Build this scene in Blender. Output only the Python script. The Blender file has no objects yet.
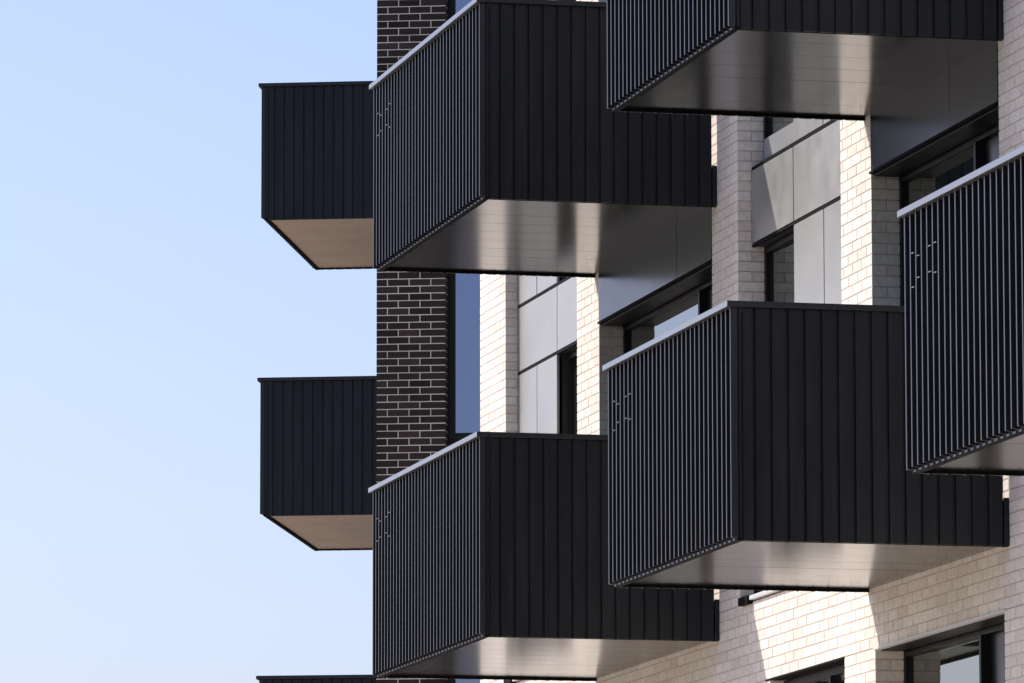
import bpy, math, random
from mathutils import Vector, Matrix

random.seed(7)
S = bpy.context.scene
COL = S.collection
H = 3.255            # storey height
GROUND = -5.66

# ------------------------------------------------------------------ helpers
class MB:
    """collects quads/boxes, builds ONE mesh object"""
    def __init__(s): s.v = []; s.f = []; s.m = []; s.uv = []
    def quad(s, a, b, c, d, mi=0, uv=None):
        i = len(s.v); s.v += [tuple(a), tuple(b), tuple(c), tuple(d)]
        s.f.append((i, i+1, i+2, i+3)); s.m.append(mi)
    def box(s, x0, x1, y0, y1, z0, z1, mi=0, skip=''):
        i = len(s.v)
        s.v += [(x0,y0,z0),(x1,y0,z0),(x1,y1,z0),(x0,y1,z0),(x0,y0,z1),(x1,y0,z1),(x1,y1,z1),(x0,y1,z1)]
        F = {'b':(0,3,2,1),'t':(4,5,6,7),'f':(0,1,5,4),'r':(1,2,6,5),'k':(2,3,7,6),'l':(3,0,4,7)}
        for k, q in F.items():
            if k in skip: continue
            s.f.append(tuple(i+j for j in q)); s.m.append(mi)
    def prism(s, poly, z0, z1, mi=0):
        """poly: counter-clockwise xy outline"""
        n = len(poly); i = len(s.v)
        s.v += [(x, y, z0) for x, y in poly] + [(x, y, z1) for x, y in poly]
        s.f.append(tuple(i+k for k in reversed(range(n)))); s.m.append(mi)
        s.f.append(tuple(i+n+k for k in range(n))); s.m.append(mi)
        for k in range(n):
            k2 = (k+1) % n
            s.f.append((i+k, i+k2, i+n+k2, i+n+k)); s.m.append(mi)
    def build(s, name, mats, parent=None, bevel=0.0):
        me = bpy.data.meshes.new(name)
        me.from_pydata(s.v, [], s.f)
        mats = mats if isinstance(mats, (list, tuple)) else [mats]
        for m in mats: me.materials.append(m)
        if len(mats) > 1: me.polygons.foreach_set('material_index', s.m)
        me.update()
        o = bpy.data.objects.new(name, me); COL.objects.link(o)
        if parent is not None: o.parent = parent
        if bevel:
            b = o.modifiers.new('edge', 'BEVEL'); b.width = bevel; b.segments = 2
            b.limit_method = 'ANGLE'
        return o

def tag(o, label=None, cat=None, group=None, kind=None):
    if label: o['label'] = label
    if cat: o['category'] = cat
    if group: o['group'] = group
    if kind: o['kind'] = kind
    return o

def empty(name, loc=(0,0,0), rz=0.0):
    o = bpy.data.objects.new(name, None); COL.objects.link(o)
    o.location = loc; o.rotation_euler = (0, 0, rz); o.empty_display_size = .3
    return o

# ------------------------------------------------------------------ materials
def mat(name):
    m = bpy.data.materials.new(name); m.use_nodes = True
    nt = m.node_tree; b = nt.nodes['Principled BSDF']
    return m, nt, b
def N(nt, t, **kw):
    n = nt.nodes.new(t)
    for k, v in kw.items(): setattr(n, k, v)
    return n
def ramp(nt, fac, stops):
    r = N(nt, 'ShaderNodeValToRGB')
    e = r.color_ramp.elements
    while len(e) < len(stops): e.new(.5)
    for el, (p, c) in zip(e, stops):
        el.position = p; el.color = (*c, 1) if len(c) == 3 else c
    nt.links.new(fac, r.inputs[0]); return r.outputs[0]
def noise(nt, scale, detail=3, vec=None, stretch=None):
    n = N(nt, 'ShaderNodeTexNoise'); n.inputs['Scale'].default_value = scale; n.inputs['Detail'].default_value = detail
    if vec is None:
        tc = N(nt, 'ShaderNodeTexCoord'); vec = tc.outputs['Object']
    if stretch:
        mp = N(nt, 'ShaderNodeMapping'); mp.inputs['Scale'].default_value = stretch
        nt.links.new(vec, mp.inputs['Vector']); vec = mp.outputs['Vector']
    nt.links.new(vec, n.inputs['Vector'])
    return n.outputs['Fac']
def bump(nt, b, h, strength, dist):
    n = N(nt, 'ShaderNodeBump'); n.inputs['Strength'].default_value = strength; n.inputs['Distance'].default_value = dist
    nt.links.new(h, n.inputs['Height']); nt.links.new(n.outputs[0], b.inputs['Normal']); return n

def painted(name, col, rough, ior=1.5, var=.15, spec=.5, bumpy=.0015, stretch=None, bscale=1.3):
    m, nt, b = mat(name)
    lo = tuple(c*(1-var) for c in col); hi = tuple(c*(1+var) for c in col)
    nt.links.new(ramp(nt, noise(nt, 1.7, 4), [(.3, lo), (.7, hi)]), b.inputs['Base Color'])
    rr = N(nt, 'ShaderNodeMapRange'); rr.inputs[3].default_value = rough*.85; rr.inputs[4].default_value = rough*1.2
    nt.links.new(noise(nt, 5, 3), rr.inputs[0]); nt.links.new(rr.outputs[0], b.inputs['Roughness'])
    b.inputs['IOR'].default_value = ior; b.inputs['Specular IOR Level'].default_value = spec
    if bumpy: bump(nt, b, noise(nt, bscale, 2, stretch=stretch), .6, bumpy)
    return m

def brick_mat(name, stops, rough=.85):
    m, nt, b = mat(name)
    g = N(nt, 'ShaderNodeNewGeometry')
    base = ramp(nt, g.outputs['Random Per Island'], stops)
    mix = N(nt, 'ShaderNodeMix', data_type='RGBA', blend_type='MULTIPLY'); mix.inputs[0].default_value = .6
    nt.links.new(base, mix.inputs[6])
    nt.links.new(ramp(nt, noise(nt, 28, 5), [(.3, (.72,.71,.70)), (.65, (1,1,1))]), mix.inputs[7])
    mx2 = N(nt, 'ShaderNodeMix', data_type='RGBA', blend_type='MULTIPLY'); mx2.inputs[0].default_value = .5
    nt.links.new(mix.outputs[2], mx2.inputs[6])
    nt.links.new(ramp(nt, noise(nt, 1.1, 4, stretch=(1,1,.5)), [(.35, (.70,.69,.67)), (.62, (1,1,1))]), mx2.inputs[7])
    nt.links.new(mx2.outputs[2], b.inputs['Base Color'])
    b.inputs['Roughness'].default_value = rough; b.inputs['Specular IOR Level'].default_value = .08
    bump(nt, b, noise(nt, 60, 4), .5, .0015)
    return m

def brick_tex_mat(name, c1, c2, cm, axis='X'):
    """procedural bond for plain far-side walls"""
    m, nt, b = mat(name)
    tc = N(nt, 'ShaderNodeTexCoord'); sp = N(nt, 'ShaderNodeSeparateXYZ'); cb = N(nt, 'ShaderNodeCombineXYZ')
    nt.links.new(tc.outputs['Object'], sp.inputs[0]); nt.links.new(sp.outputs[axis], cb.inputs[0]); nt.links.new(sp.outputs['Z'], cb.inputs[1])
    t = N(nt, 'ShaderNodeTexBrick'); nt.links.new(cb.outputs[0], t.inputs['Vector'])
    t.inputs['Color1'].default_value = (*c1,1); t.inputs['Color2'].default_value = (*c2,1); t.inputs['Mortar'].default_value = (*cm,1)
    t.inputs['Scale'].default_value = 1; t.inputs['Brick Width'].default_value = .225; t.inputs['Row Height'].default_value = .075
    t.inputs['Mortar Size'].default_value = .005
    nt.links.new(t.outputs['Color'], b.inputs['Base Color']); b.inputs['Roughness'].default_value = .9
    return m

def glass_mat(name, base, ior, tint=(1,1,1), rough=0.0, wav=.0006):
    m, nt, b = mat(name)
    b.inputs['Base Color'].default_value = (*base, 1); b.inputs['Roughness'].default_value = rough
    b.inputs['IOR'].default_value = ior; b.inputs['Specular Tint'].default_value = (*tint, 1)
    bump(nt, b, noise(nt, 1.1, 1), .5, wav)
    return m

def metal(m, v): m.node_tree.nodes['Principled BSDF'].inputs['Metallic'].default_value = v
def boards(m):
    """each sheet a little different, with faint dust streaks running down"""
    nt = m.node_tree; b = nt.nodes['Principled BSDF']
    src = b.inputs['Base Color'].links[0].from_socket
    g = N(nt, 'ShaderNodeNewGeometry')
    mx = N(nt, 'ShaderNodeMix', data_type='RGBA', blend_type='MULTIPLY'); mx.inputs[0].default_value = 1
    nt.links.new(src, mx.inputs[6])
    nt.links.new(ramp(nt, g.outputs['Random Per Island'], [(0,(.62,.65,.70)),(.5,(1.0,1.0,1.0)),(1,(1.55,1.45,1.35))]), mx.inputs[7])
    ad = N(nt, 'ShaderNodeMix', data_type='RGBA', blend_type='MIX')
    st = noise(nt, 9, 5, stretch=(1.5,1.5,.09))
    nt.links.new(ramp(nt, st, [(.52,(0,0,0)),(.78,(.12,.12,.12))]), ad.inputs[0])
    nt.links.new(mx.outputs[2], ad.inputs[6]); ad.inputs[7].default_value = (.10,.10,.10,1)
    nt.links.new(ad.outputs[2], b.inputs['Base Color'])

M = {}
M['clad'] = painted('black_satin_paint', (.0062,.0078,.0102), .38, ior=1.45, spec=.4, bumpy=.0012, stretch=(1,1,.25), bscale=3)
boards(M['clad'])
M['fin'] = painted('black_fin_paint', (.010,.0105,.0125), .36, ior=1.5, bumpy=0)
M['cope'] = painted('coping_front_sheen', (.11,.114,.122), .24, ior=1.85, var=.06, bumpy=.0004)  # front run paler than the black sides, sky sheen put into its colour
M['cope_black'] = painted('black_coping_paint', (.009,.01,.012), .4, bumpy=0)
M['dark'] = painted('dark_trim', (.006,.006,.0065), .8, spec=.1, bumpy=0)
M['soffit'] = painted('soffit_sheet', (.010,.009,.008), .15, ior=1.58, var=.08, bumpy=.0010, stretch=(1.6,.10,1), bscale=1.6)
M['soffit_tan'] = painted('tan_soffit_sheet', (.64,.45,.33), .3, ior=1.4, var=.1, bumpy=.0012, stretch=(1.6,.12,1), bscale=1.6)
M['white_brick'] = brick_mat('white_brick', [(0,(.78,.695,.60)),(.35,(.85,.78,.675)),(.7,(.88,.815,.71)),(1,(.83,.74,.64))])
M['white_mortar'] = painted('pale_mortar', (.56,.48,.405), .95, spec=.08, var=.12, bumpy=0)
M['dark_brick'] = brick_mat('dark_brick', [(0,(.024,.019,.018)),(.3,(.042,.033,.031)),(.6,(.034,.028,.027)),(1,(.060,.047,.042))], .75)
M['dark_mortar'] = painted('grey_mortar', (.72,.65,.57), .95, var=.15, bumpy=0)
M['white_brick_x'] = brick_tex_mat('white_brick_side', (.66,.6,.55), (.6,.54,.49), (.4,.35,.31), 'Y')
M['dark_brick_x'] = brick_tex_mat('dark_brick_side', (.034,.028,.03), (.028,.023,.026), (.34,.3,.28), 'X')
M['panel'] = painted('grey_cladding', (.40,.40,.375), .5, ior=1.5, var=.03, bumpy=.0012, bscale=.9)
M['spandrel'] = painted('charcoal_panel', (.018,.022,.024), .24, ior=1.34, var=.12, bumpy=.0015, bscale=.9)
metal(M['panel'], .88)
M['frame'] = painted('black_frame', (.007,.007,.008), .45, spec=.25, bumpy=0)
M['jamb'] = painted('charcoal_jamb', (.016,.016,.017), .5, bumpy=0)
M['steel'] = painted('pale_steel', (.6,.6,.58), .4, var=.06, bumpy=0)
M['vent'] = painted('grey_plate', (.25,.25,.25), .4, var=.05, bumpy=0)
M['glass'] = glass_mat('window_glass', (.012,.015,.012), 3.0, (.93,1,.97))
M['door_leaf'] = painted('black_leaf', (.006,.006,.008), .3, bumpy=0)
M['blue_glass'] = glass_mat('blue_coated_glass', (.02,.025,.04), 4.0, (.68,.75,.95))
M['core'] = painted('dark_lining', (.02,.02,.02), .9, bumpy=0)
M['roof'] = painted('roof_membrane', (.18,.18,.17), .9, bumpy=0)
M['glint'] = painted('glint_grey', (.2,.2,.21), .35, bumpy=0)

def ground_mat():
    m, nt, b = mat('grass_ground')
    nt.links.new(ramp(nt, noise(nt, .05, 6), [(.3,(.055,.065,.035)),(.6,(.085,.085,.06)),(.8,(.07,.08,.045))]), b.inputs['Base Color'])
    b.inputs['Roughness'].default_value = .9
    return m
M['ground'] = ground_mat()

# ------------------------------------------------------------------ brickwork
PX, PZ, J = .225, .075, .010
def brickwork(name, rows, mats, parent, z0, nrow, face=0.0, x_off=0.0):
    """rows(zmid) -> list of (x0, x1, left_depth, right_depth): where brick stands in that course. Real bricks over a recessed mortar bed."""
    mb = MB()
    rnd = random.Random(11)
    bed = {}
    for c in range(nrow):
        zb = z0 + c*PZ; zt = zb + PZ - J
        off = x_off + (PX/2 if c % 2 else 0)
        for (x0, x1, dl, dr) in rows(zb + PZ/2):
            bed.setdefault((x0, x1, dl, dr), []).append(c)
            cuts = [x0]
            k = math.floor((x0 - off)/PX) + 1
            while off + k*PX < x1:
                p = off + k*PX
                if p - x0 > .055 and x1 - p > .055: cuts.append(p)
                k += 1
            cuts.append(x1)
            for i in range(len(cuts)-1):
                a, e = cuts[i], cuts[i+1]
                first, last = i == 0, i == len(cuts)-2
                xa = a if first else a + J/2
                xe = e if last else e - J/2
                yj = face + rnd.uniform(0, .0012)
                tz = rnd.uniform(-.0008, .0008)
                dep = .03
                dd = max(dl if first else 0, dr if last else 0)
                if dd > .15:
                    if c % 2:
                        mb.box(xa, xe, yj, face+.102, zb+tz, zt+tz, 0)
                        mb.box(xa + (0 if first else (xe-xa)*.5), xe if last else xa + (xe-xa)*.5, face+.112, face+dd, zb+tz, zt+tz, 0)
                        continue
                    dep = dd
                elif dd: dep = dd
                mb.box(xa, xe, yj, face+dep, zb+tz, zt+tz, 0, skip='' if dd else 'k')
    R = .0035
    for (x0, x1, dl, dr), cs in bed.items():
        run = [cs[0]]
        runs = []
        for c in cs[1:]:
            if c == run[-1]+1: run.append(c)
            else: runs.append(run); run = [c]
        runs.append(run)
        for r in runs:
            mb.box(x0+(R if dl else 0), x1-(R if dr else 0), face+R, face+max(dl, dr, .1)-.004, z0+r[0]*PZ-.004, z0+(r[-1]+1)*PZ-.006, 1)
    return mb.build(name, mats, parent)

# ------------------------------------------------------------------ windows
def window(parent, x0, x1, z0, z1, y, bars, fw=.06, glass='glass', solid=(), yg=.03):
    """frame in plane y (front face) .. y+.06; bars = x of mullions; solid = indices of panes that are black leaves"""
    f = MB()
    f.box(x0, x0+fw, y, y+.07, z0, z1); f.box(x1-fw, x1, y, y+.07, z0, z1)
    f.box(x0+fw, x1-fw, y, y+.07, z0, z0+fw); f.box(x0+fw, x1-fw, y, y+.07, z1-fw, z1)
    for b in bars: f.box(b-.022, b+.022, y-.012, y+.07, z0+fw, z1-fw)
    o = f.build('window', M['frame'], parent, bevel=.003)
    e = [x0+fw] + [q for b in bars for q in (b-.022, b+.022)] + [x1-fw]
    for i in range(0, len(e), 2):
        p = MB(); sol = (i//2) in solid
        yy = y + (.05 if sol else yg)
        p.box(e[i]+.001, e[i+1]-.001, yy, yy+.012, z0+fw+.001, z1-fw-.001)
        p.build('door_leaf' if sol else 'pane', M['door_leaf'] if sol else M[glass], o)
    return o

# ------------------------------------------------------------------ setting
g = MB(); R_ = 6000
g.quad((-R_,-R_,GROUND),(R_,-R_,GROUND),(R_,R_,GROUND),(-R_,R_,GROUND))
tag(g.build('ground', M['ground']), kind='structure')
# unseen dark hill ring added round the horizon to darken reflections, below the frame
M['hill'] = painted('hill_ring_dark', (.035,.042,.024), .95, var=.4, bumpy=0, spec=.1)
hb = MB(); na = 120
def hp(i, a):
    t = 2*math.pi*(a % na)/na
    k = 1 + .18*math.sin(3*t+1) + .12*math.sin(7*t) + .07*math.sin(17*t+2) + .05*math.sin(31*t)
    rr, zz = ((430, -2), (470, 14*k), (520, 23*k), (620, 25*k), (800, -2))[i]
    return (rr*math.cos(t), rr*math.sin(t), GROUND+zz)
for i in range(4):
    for a in range(na): hb.quad(hp(i,a), hp(i+1,a), hp(i+1,a+1), hp(i,a+1))
tag(hb.build('added_hill_ring', M['hill']), kind='structure')
M['paving'] = painted('bounce_paving', (.46,.405,.34), .9, var=.12, bumpy=0)
g = MB(); g.quad((-48,-24,GROUND+.004),(36,-24,GROUND+.004),(36,0,GROUND+.004),(-48,0,GROUND+.004))  # unseen pale sheet, added to bounce fill onto the shaded brick
tag(g.build('bounce_pavement', M['paving']), kind='structure')

# ------------------------------------------------------------------ white brick building
WB = empty('brick_building', (0,0,GROUND))
tag(WB, 'white brick apartment building with grey panels and dark spandrels between its black balconies', 'building')
WB_root = WB
# children are built in world coordinates: keep an identity offset through the parent's location
def wb(o):
    o.location.z -= GROUND
    return o

P = [(-7.976,-7.0),(-4.43,-3.68),(-.16,.584),(3.318,4.07),(6.97,7.69),(10.4,11.15),(14.05,17.0)]
BAYS = [(-7.0,-4.43),(.584,3.318),(7.69,10.4)]
DOORS = [(-3.68,-.16),(4.07,6.97),(11.15,14.05)]
ZB = -.385; ZS = ZB+8*PZ; ZD = ZB+10*PZ        # window head, bay sill, door sill
LOWWIN = [(-7.0,-4.6),(1.39,3.318),(8.5,10.4)]
TOP = 9.9
def wrows(z):
    if z > ZD: return [(a, b, .3 if i == 0 else .2, .2) for i,(a,b) in enumerate(P)]
    if z > ZS:
        out = []; e = [-7.976] + [q for b in BAYS for q in b] + [17.0]
        for i in range(0, len(e), 2): out.append((e[i], e[i+1], .3 if i == 0 else .105, .105))
        return out
    if z > ZB or z < -2.75: return [(-7.976, 17.0, .3, .1)]
    w = sorted(LOWWIN + DOORS); e = [-7.976] + [q for b in w for q in b] + [17.0]
    return [(e[i], e[i+1], .3 if i == 0 else .2, .2) for i in range(0, len(e), 2)]
n0 = int((ZB-GROUND)/PZ)+1
wb(brickwork('brick_wall', wrows, [M['white_brick'], M['white_mortar']], WB, ZB-n0*PZ, n0+int((TOP-ZB)/PZ)))

c = MB()
c.box(-7.97, 17, .36, 13, GROUND, TOP)                                        # lining behind the openings
wb(c.build('inner_wall', M['core'], WB))
c = MB(); c.box(-7.972, -7.74, .306, 13.02, GROUND, TOP); wb(c.build('gable_wall', M['white_brick_x'], WB))
c = MB(); c.box(16.76, 17.0, .306, 13.02, GROUND, TOP); wb(c.build('gable_wall', M['white_brick_x'], WB))
c = MB(); c.box(-8.0, 17.03, -.02, 13.05, TOP, TOP+.12); wb(c.build('roof', M['roof'], WB))

SPLIT = [(-5.556, [(-7.0,-6.283),(-6.283,-5.556)], (-5.556,-4.43)), (1.729, [(1.729,2.519),(2.519,3.318)], (.584,1.729)), (9.25, [(7.69,8.5),(8.5,9.25)], (9.25,10.4))]
rp = random.Random(5)
def cladding_panel(x0, x1, z0, z1):
    p = MB(); g_ = .010
    t = [rp.uniform(-.0012,.0012) for _ in range(4)]
    a,b_,c_,d_ = (x0+g_,.105+t[0],z0+g_),(x1-g_,.105+t[1],z0+g_),(x1-g_,.105+t[2],z1-g_),(x0+g_,.105+t[3],z1-g_)
    B = [(q[0],.125,q[2]) for q in (a,b_,c_,d_)]
    p.quad(a,b_,c_,d_); p.quad(a,B[0],B[1],b_); p.quad(b_,B[1],B[2],c_); p.quad(c_,B[2],B[3],d_); p.quad(d_,B[3],B[0],a)
    wb(p.build('cladding_panel', M['panel'], WB))
for (bx0, bx1), (sp, narrow, win) in zip(BAYS, SPLIT):
    bk = MB()
    na, nb_ = narrow[0][0], narrow[-1][1]
    bk.box(na, nb_, .15, .355, ZS, TOP)                        # behind the narrow panels, its end is the window jamb
    for fl in range(2): bk.box(win[0]+.001 if win[0] != na else nb_+.001, win[1]-.001, .137, .354, fl*H+2.87, (fl+1)*H+.2)
    wb(bk.build('bay_backing', M['jamb'], WB))
    for fl in range(3):
        zs = fl*H + (.2 if fl else ZS+.045); zh = fl*H + 2.87; zn = (fl+1)*H + .2
        for a, b in narrow: cladding_panel(a, b, zs, zh)
        if fl < 2:
            cladding_panel(bx0, sp, zh+.012, zn-.012); cladding_panel(sp, bx1, zh+.012, zn-.012)
        # dark flashing lines above and below the spandrel row
        fl_ = MB()
        fl_.box(bx0+.002, bx1-.002, .106, .133, zh-.004, zh+.014)
        if fl < 2: fl_.box(bx0+.002, bx1-.002, .106, .133, zn-.014, zn+.006)
        wb(fl_.build('flashing', M['dark'], WB))
        # the window of the bay, glass set back; no backing where it stands
        w = wb(window(WB, win[0]+.004, win[1]-.004, zs+.008, zh-.006, .2, [], fw=.045, yg=.03))
        # low vent plate at the foot of the window
        v = MB(); v.box(win[0]+.055, win[1]-.06, .188, .198, zs+.06, zs+.21)
        for q in (.93, .99): v.box(win[0]+q, win[0]+q+.014, .184, .1878, zs+.11, zs+.13, 1)
        v.build('vent_plate', [M['vent'], M['dark']], w)
    s = MB(); s.box(bx0+.36, bx1-.004, -.03, .104, ZS+.004, ZS+.036); wb(s.build('window_sill', M['steel'], WB, bevel=.004))
    s = MB(); s.box(bx0+.10, bx0+.355, -.045, .08, ZS-.02, ZS+.04); wb(s.build('sill_end', M['dark'], WB, bevel=.004))

MULL = [-1.27, 5.84, 12.9]
for (dx0, dx1), mu in zip(DOORS, MULL):
    sp = {-3.68:-1.196, 4.07:5.921, 11.15:12.9}[dx0]
    for fl in range(-1, 3):
        zh = fl*H + 2.87
        if fl < 0:
            z0 = -2.75
            wb(window(WB, dx0+.006, dx1-.006, z0+.01, zh-.03, .2, [mu], fw=.035, solid=(1,)))
            l = MB(); l.box(dx0-.02, dx1+.02, -.008, .04, zh-.018, zh-.002); wb(l.build('lintel_angle', M['steel'], WB))
            u = MB(); u.box(dx0+.004, dx1-.004, .041, .199, zh-.026, zh-.0185); wb(u.build('recess_soffit', M['frame'], WB))
            continue
        z0 = max(ZD, fl*H+.365)
        wb(window(WB, dx0+.006, dx1-.006, z0, zh-.03, .2, [mu], fw=.035, solid=(1,)))
        u = MB(); u.box(dx0+.004, dx1-.004, .02, .34, zh-.024, zh-.004); wb(u.build('recess_soffit', M['frame'], WB))
        if fl < 2:
            for a, b in ((dx0, sp), (sp, dx1)):
                p = MB(); t = [rp.uniform(-.0015,.0015) for _ in range(4)]
                p.quad((a+.005,-.004+t[0],zh+.012),(b-.005,-.004+t[1],zh+.012),(b-.005,-.004+t[2],zh+.74),(a+.005,-.004+t[3],zh+.74))
                p.box(a+.005, b-.005, .0, .34, zh+.0125, zh+.7395)
                wb(p.build('spandrel_panel', M['spandrel'], WB))
            l = MB(); l.box(dx0+.002, dx1-.002, -.016, .02, zh-.010, zh+.006); wb(l.build('drip_flashing', M['dark'], WB))
# windows in the plain brick beside the low door bays
for a, b in LOWWIN:
    wb(window(WB, a+.006, b-.006, -2.74, ZB-.02, .1, [(a+b)/2+.28], fw=.06))
    l = MB(); l.box(a-.1, b, -.006, .09, ZB-.016, ZB-.004); wb(l.build('lintel_angle', M['dark'], WB))

# ------------------------------------------------------------------ dark brick building
K = Vector((-18.0778, 1.2095, 0))
d2 = Vector((-.9412, .3380, 0)); e2 = Vector((.3380, .9412, 0))
rz2 = math.atan2(-.3380, .9412)
# local frame: x = -d2 (towards the viewer), y = e2 (along the front, into the white wing). Its front face is the plane x = 0.
DB = empty('brick_building', (K.x, K.y, GROUND), rz2)
tag(DB, 'dark brown brick building with pale mortar and a tall blue window, beside the open sky', 'building')
def front_brick(rows, name, zb, nrow):
    """brickwork laid along local y, facing local +x"""
    o = brickwork(name, rows, [M['dark_brick'], M['dark_mortar']], DB, zb, nrow)
    o.rotation_euler = (0, 0, math.pi/2)         # mesh x -> local y, mesh y -> local -x
    return wb(o)
OW = (.715, 2.6)                                  # window opening along the front
nd = int((TOP-GROUND)/PZ)
front_brick(lambda z: [(0, OW[0], .3, .2), (OW[1], 7.0, .2, .1)], 'brick_wall', GROUND, nd)
c = MB(); c.box(-22, -.31, .06, 7.0, GROUND, TOP); wb(c.build('inner_wall', M['core'], DB))
c = MB(); c.box(-22, -.305, .0, .055, GROUND, TOP); wb(c.build('side_wall', M['dark_brick_x'], DB))
c = MB(); c.box(-22.03, .03, -.03, 7.05, TOP, TOP+.12); wb(c.build('roof', M['roof'], DB))
for fl in range(-1, 3):
    zs, zh = fl*H+.38, fl*H+2.95
    h = window(DB, OW[0]+.004, OW[1]-.004, zs, zh, 0, [OW[0]+1.2], fw=.07, glass='blue_glass')
    h.rotation_euler = (0,0,math.pi/2); h.location = (-.2, 0, 0); wb(h)
    p = MB(); p.box(-.305, -.21, OW[0]+.004, OW[1]-.004, zh+.002, zh+H-2.57-.002); wb(p.build('spandrel_panel', M['frame'], DB))

# ------------------------------------------------------------------ balconies
def make_balcony(L, d, soffit, nf, glints=True, cope='cope'):
    """local: near end x=0, far end x=-L, wall at y=0, finned front at y=-d, z=0 underside, z=1.5 top"""
    r = empty('balcony')
    B = d - .045                     # backing plane of the front
    # front screen: backing + fins
    f = MB(); f.box(-L+.02, -.02, -B, -B+.018, .022, 1.4735)
    scr = f.build('front_screen', M['clad'], r)
    fb = MB()
    pitch = L/nf
    for i in range(nf+1):
        x = -L + .014 + i*(L-.028)/nf
        j = random.uniform(-.0015,.0015)
        fb.box(x-.0095+j, x+.0095+j, -d, -B-.0005, .026, 1.4725)
        if i < nf: fb.box(x+.03, x+.085, -B-.014, -B-.0085, .004, .016)  # added feet in the gaps, shaped to imitate sun dashes on the trim
    fb.build('fins_and_feet', M['fin'], scr)
    if glints:
        pm = MB()  # small grey bars standing in for glints on the front
        for gi, zt in ((1,1.262),(1,1.065),(2,1.222),(2,1.10),(4,1.226),(4,1.105),(5,1.262),(5,1.055)):
            x = -L + .014 + gi*(L-.028)/nf
            zt += random.uniform(-.02,.02)
            pm.box(x+.013, x+.013+.4*pitch, -d+.002, -d+.010, zt-.0022, zt+.0022)
        pm.build('glint_bars', M['glint'], scr)
    # side screens: flat boards with open grooves, stopped 90 mm short of the wall
    for xs, nm in ((0, 1), (-L, -1)):
        s = MB()
        xi = xs - nm*.022
        x0, x1 = min(xs, xi), max(xs, xi)
        s.box(min(xi+nm*.002, xi-nm*.012), max(xi+nm*.002, xi-nm*.012), -B+.02, -.036, .004, 1.4765, 0)      # backing
        s.box(x0+.0005, x1-.0005, -.0345, -.001, .003, .31)
        n = round((d-.075)/.1085); w = (d-.04-.035)/n
        for i in range(n):
            y0 = -d+.04+i*w; j = random.uniform(-.002,.002)
            jx = random.uniform(0, .0012)
            s.box(x0 if nm<0 else x0+.001, x1-jx if nm>0 else x1, y0+.0115, y0+w-.0115, .002, 1.4738)
        s.box(min(xs, xs+nm*.016), max(xs, xs+nm*.016), -d+.074, -d+.079, .006, 1.44)      # folded seam beside the corner
        s.build('side_screen', [M['clad'], M['dark']], r, bevel=.001)
    # corner posts
    for xs in (-.03, -L+.002):
        p = MB(); p.box(xs, xs+.028, -d+.002, -d+.030, .02, 1.473); p.build('corner_post', M['fin'], r)
    # coping on three sides, mitred
    o_ = .03; cw = .075
    cp = MB(); z0, z1 = 1.474, 1.513
    ox0, ox1, oy = -L-o_, o_, -d-o_
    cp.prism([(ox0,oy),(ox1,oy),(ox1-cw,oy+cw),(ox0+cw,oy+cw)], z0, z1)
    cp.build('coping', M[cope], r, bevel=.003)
    cp = MB(); oy += .001
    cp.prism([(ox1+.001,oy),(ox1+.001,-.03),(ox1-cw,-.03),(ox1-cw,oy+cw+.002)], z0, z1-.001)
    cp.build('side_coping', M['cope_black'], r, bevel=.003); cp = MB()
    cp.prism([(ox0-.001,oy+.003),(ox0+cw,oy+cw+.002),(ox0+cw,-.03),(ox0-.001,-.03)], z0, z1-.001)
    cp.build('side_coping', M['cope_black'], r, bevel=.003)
    # bottom edge trim
    t = MB()
    t.box(-L, 0, -B-.008, -B+.03, 0, .0175); t.box(-.045, -.034, -B+.0305, -.001, 0, .0165); t.box(-L+.034, -L+.045, -B+.0305, -.001, 0, .0165)
    tr = t.build('edge_trim', M['dark'], r)
    for i in range(15 if glints else 0):
        y = -d + .12 + i*.1085
        tb = MB(); tb.box(-L+.035, -L+.041, y-.007, y+.007, -.0045, -.0005)
        tb.build('dot_tab', M['vent'], tr)
    # grey tabs added along the far edge to imitate bright dots
    # slab with the folded soffit sheets beneath
    s = MB(); s.box(-L+.036, -.036, -B+.032, -.002, .040, .30); s.build('slab', M['dark'], r)
    s = MB(); nb = round(L/.44); w = (L-.072)/nb
    for i in range(nb):
        x0 = -L+.036+i*w
        s.box(x0+.001, x0+w-.001, -B+.033, -.002, .0185+random.uniform(0,.001), .0395)
    s.build('soffit', soffit, r, bevel=.002)
    return r

def copy_tree(o, parent=None):
    c = o.copy(); COL.objects.link(c); c.parent = parent
    for ch in list(o.children): copy_tree(ch, c)
    return c

GRP = 'black balconies hung along the facades'
bal = make_balcony(3.84, 1.82, M['soffit'], 34); bal.location = (0,0,H)
tag(bal, 'upper black balcony overlapping the dark brick, its soffit striped by two bright reflections', 'balcony', GRP)
b2 = copy_tree(bal); b2.location = (0,0,0)
b2['label'] = 'lower black balcony overlapping the dark brick, its coping just under the blue window'
b3 = make_balcony(3.2, 1.82, M['soffit'], 29); b3.location = (7.1,0,0)
tag(b3, 'whole black balcony just above the sunlit white brick wall, right of the bottom one', 'balcony', GRP)
b4 = copy_tree(b3); b4.location = (7.1,0,H)
b4['label'] = 'black balcony above the grey panels, cut off by the top edge of the picture'
b5 = copy_tree(b3); b5.location = (14.10,0,0)
b5['label'] = 'black balcony cut off by the right edge, only finned front and pale coping showing'
Nn = Vector((-22.2, .785, 0)); at = Nn + e2*1.82
w3 = make_balcony(3.85, 1.82, M['soffit_tan'], 34, glints=False, cope='cope_black'); w3.rotation_euler = (0,0,rz2); w3.location = (at.x, at.y, 2*H)
tag(w3, 'topmost of the black balconies against the sky left of the dark brick building', 'balcony', GRP)
w2 = copy_tree(w3); w2.location = (at.x, at.y, H)
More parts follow.
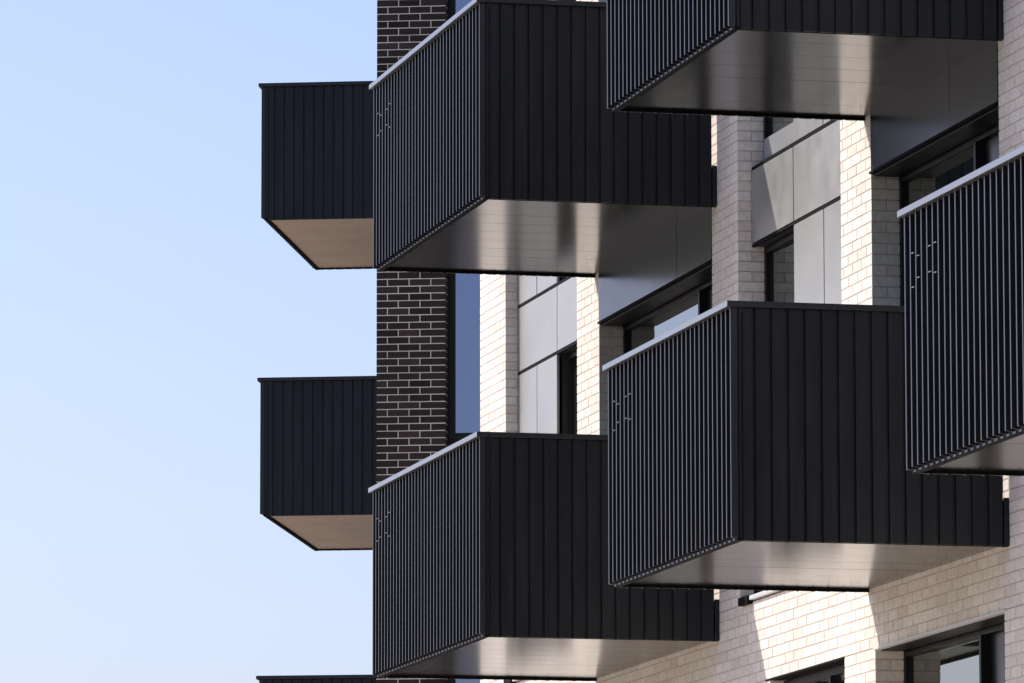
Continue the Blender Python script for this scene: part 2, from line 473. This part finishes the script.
w2['label'] = 'middle one of three black balconies against the sky, below a broader tan underside'
w1 = copy_tree(w3); w1.location = (at.x, at.y, 0)
w1['label'] = 'black balcony against the sky of which only the coping shows at the bottom edge'

# ------------------------------------------------------------------ light
sv = Vector((-.67, -.82, 1.0)).normalized()
elev = math.asin(sv.z); rot = math.atan2(sv.x, sv.y)
W = bpy.data.worlds.new('World'); S.world = W; W.use_nodes = True
nt = W.node_tree; bg = nt.nodes['Background']
sky = nt.nodes.new('ShaderNodeTexSky'); sky.sky_type = 'NISHITA'; sky.sun_disc = False
sky.sun_elevation = elev; sky.sun_rotation = rot % (2*math.pi)
sky.air_density = 1.0; sky.dust_density = 2.0; sky.ozone_density = 1.0; sky.altitude = 50
tint = nt.nodes.new('ShaderNodeMix'); tint.data_type = 'RGBA'; tint.blend_type = 'MULTIPLY'; tint.inputs[0].default_value = 1
tint.inputs[7].default_value = (.965, .95, 1.2, 1)
nt.links.new(sky.outputs[0], tint.inputs[6]); nt.links.new(tint.outputs[2], bg.inputs[0]); bg.inputs[1].default_value = .084
sl = bpy.data.lights.new('Sun', 'SUN'); sl.energy = 2.75; sl.angle = math.radians(.5); sl.color = (1, .95, .88)
so = bpy.data.objects.new('Sun', sl); COL.objects.link(so)
so.rotation_euler = sv.to_track_quat('Z', 'Y').to_euler(); so.location = (-20,-30,40)

# ------------------------------------------------------------------ camera
R2 = Vector((.2270068, .97389242, -.00120893)); U2 = Vector((.12975166, -.02901379, .99112194)); F = U2.cross(R2)
cd = bpy.data.cameras.new('Camera'); co = bpy.data.objects.new('Camera', cd); COL.objects.link(co)
R2.normalize(); U2 = (U2 - R2*U2.dot(R2)).normalized(); Bk = R2.cross(U2)
mtx = Matrix((R2, U2, Bk)).transposed().to_4x4(); mtx.translation = Vector((45.37475638, -12.16027889, -4.05791627))
co.matrix_world = mtx
cd.sensor_fit = 'HORIZONTAL'; cd.sensor_width = 36; cd.lens = 223.518; cd.clip_start = .5; cd.clip_end = 20000
S.camera = co

S.render.engine = 'CYCLES'
S.cycles.use_denoising = True; S.cycles.denoiser = 'OPENIMAGEDENOISE'
S.cycles.max_bounces = 8; S.cycles.glossy_bounces = 5; S.cycles.sample_clamp_indirect = 6
S.view_settings.view_transform = 'Standard'; S.view_settings.look = 'None'
S.view_settings.exposure = 1.0; S.view_settings.gamma = 1
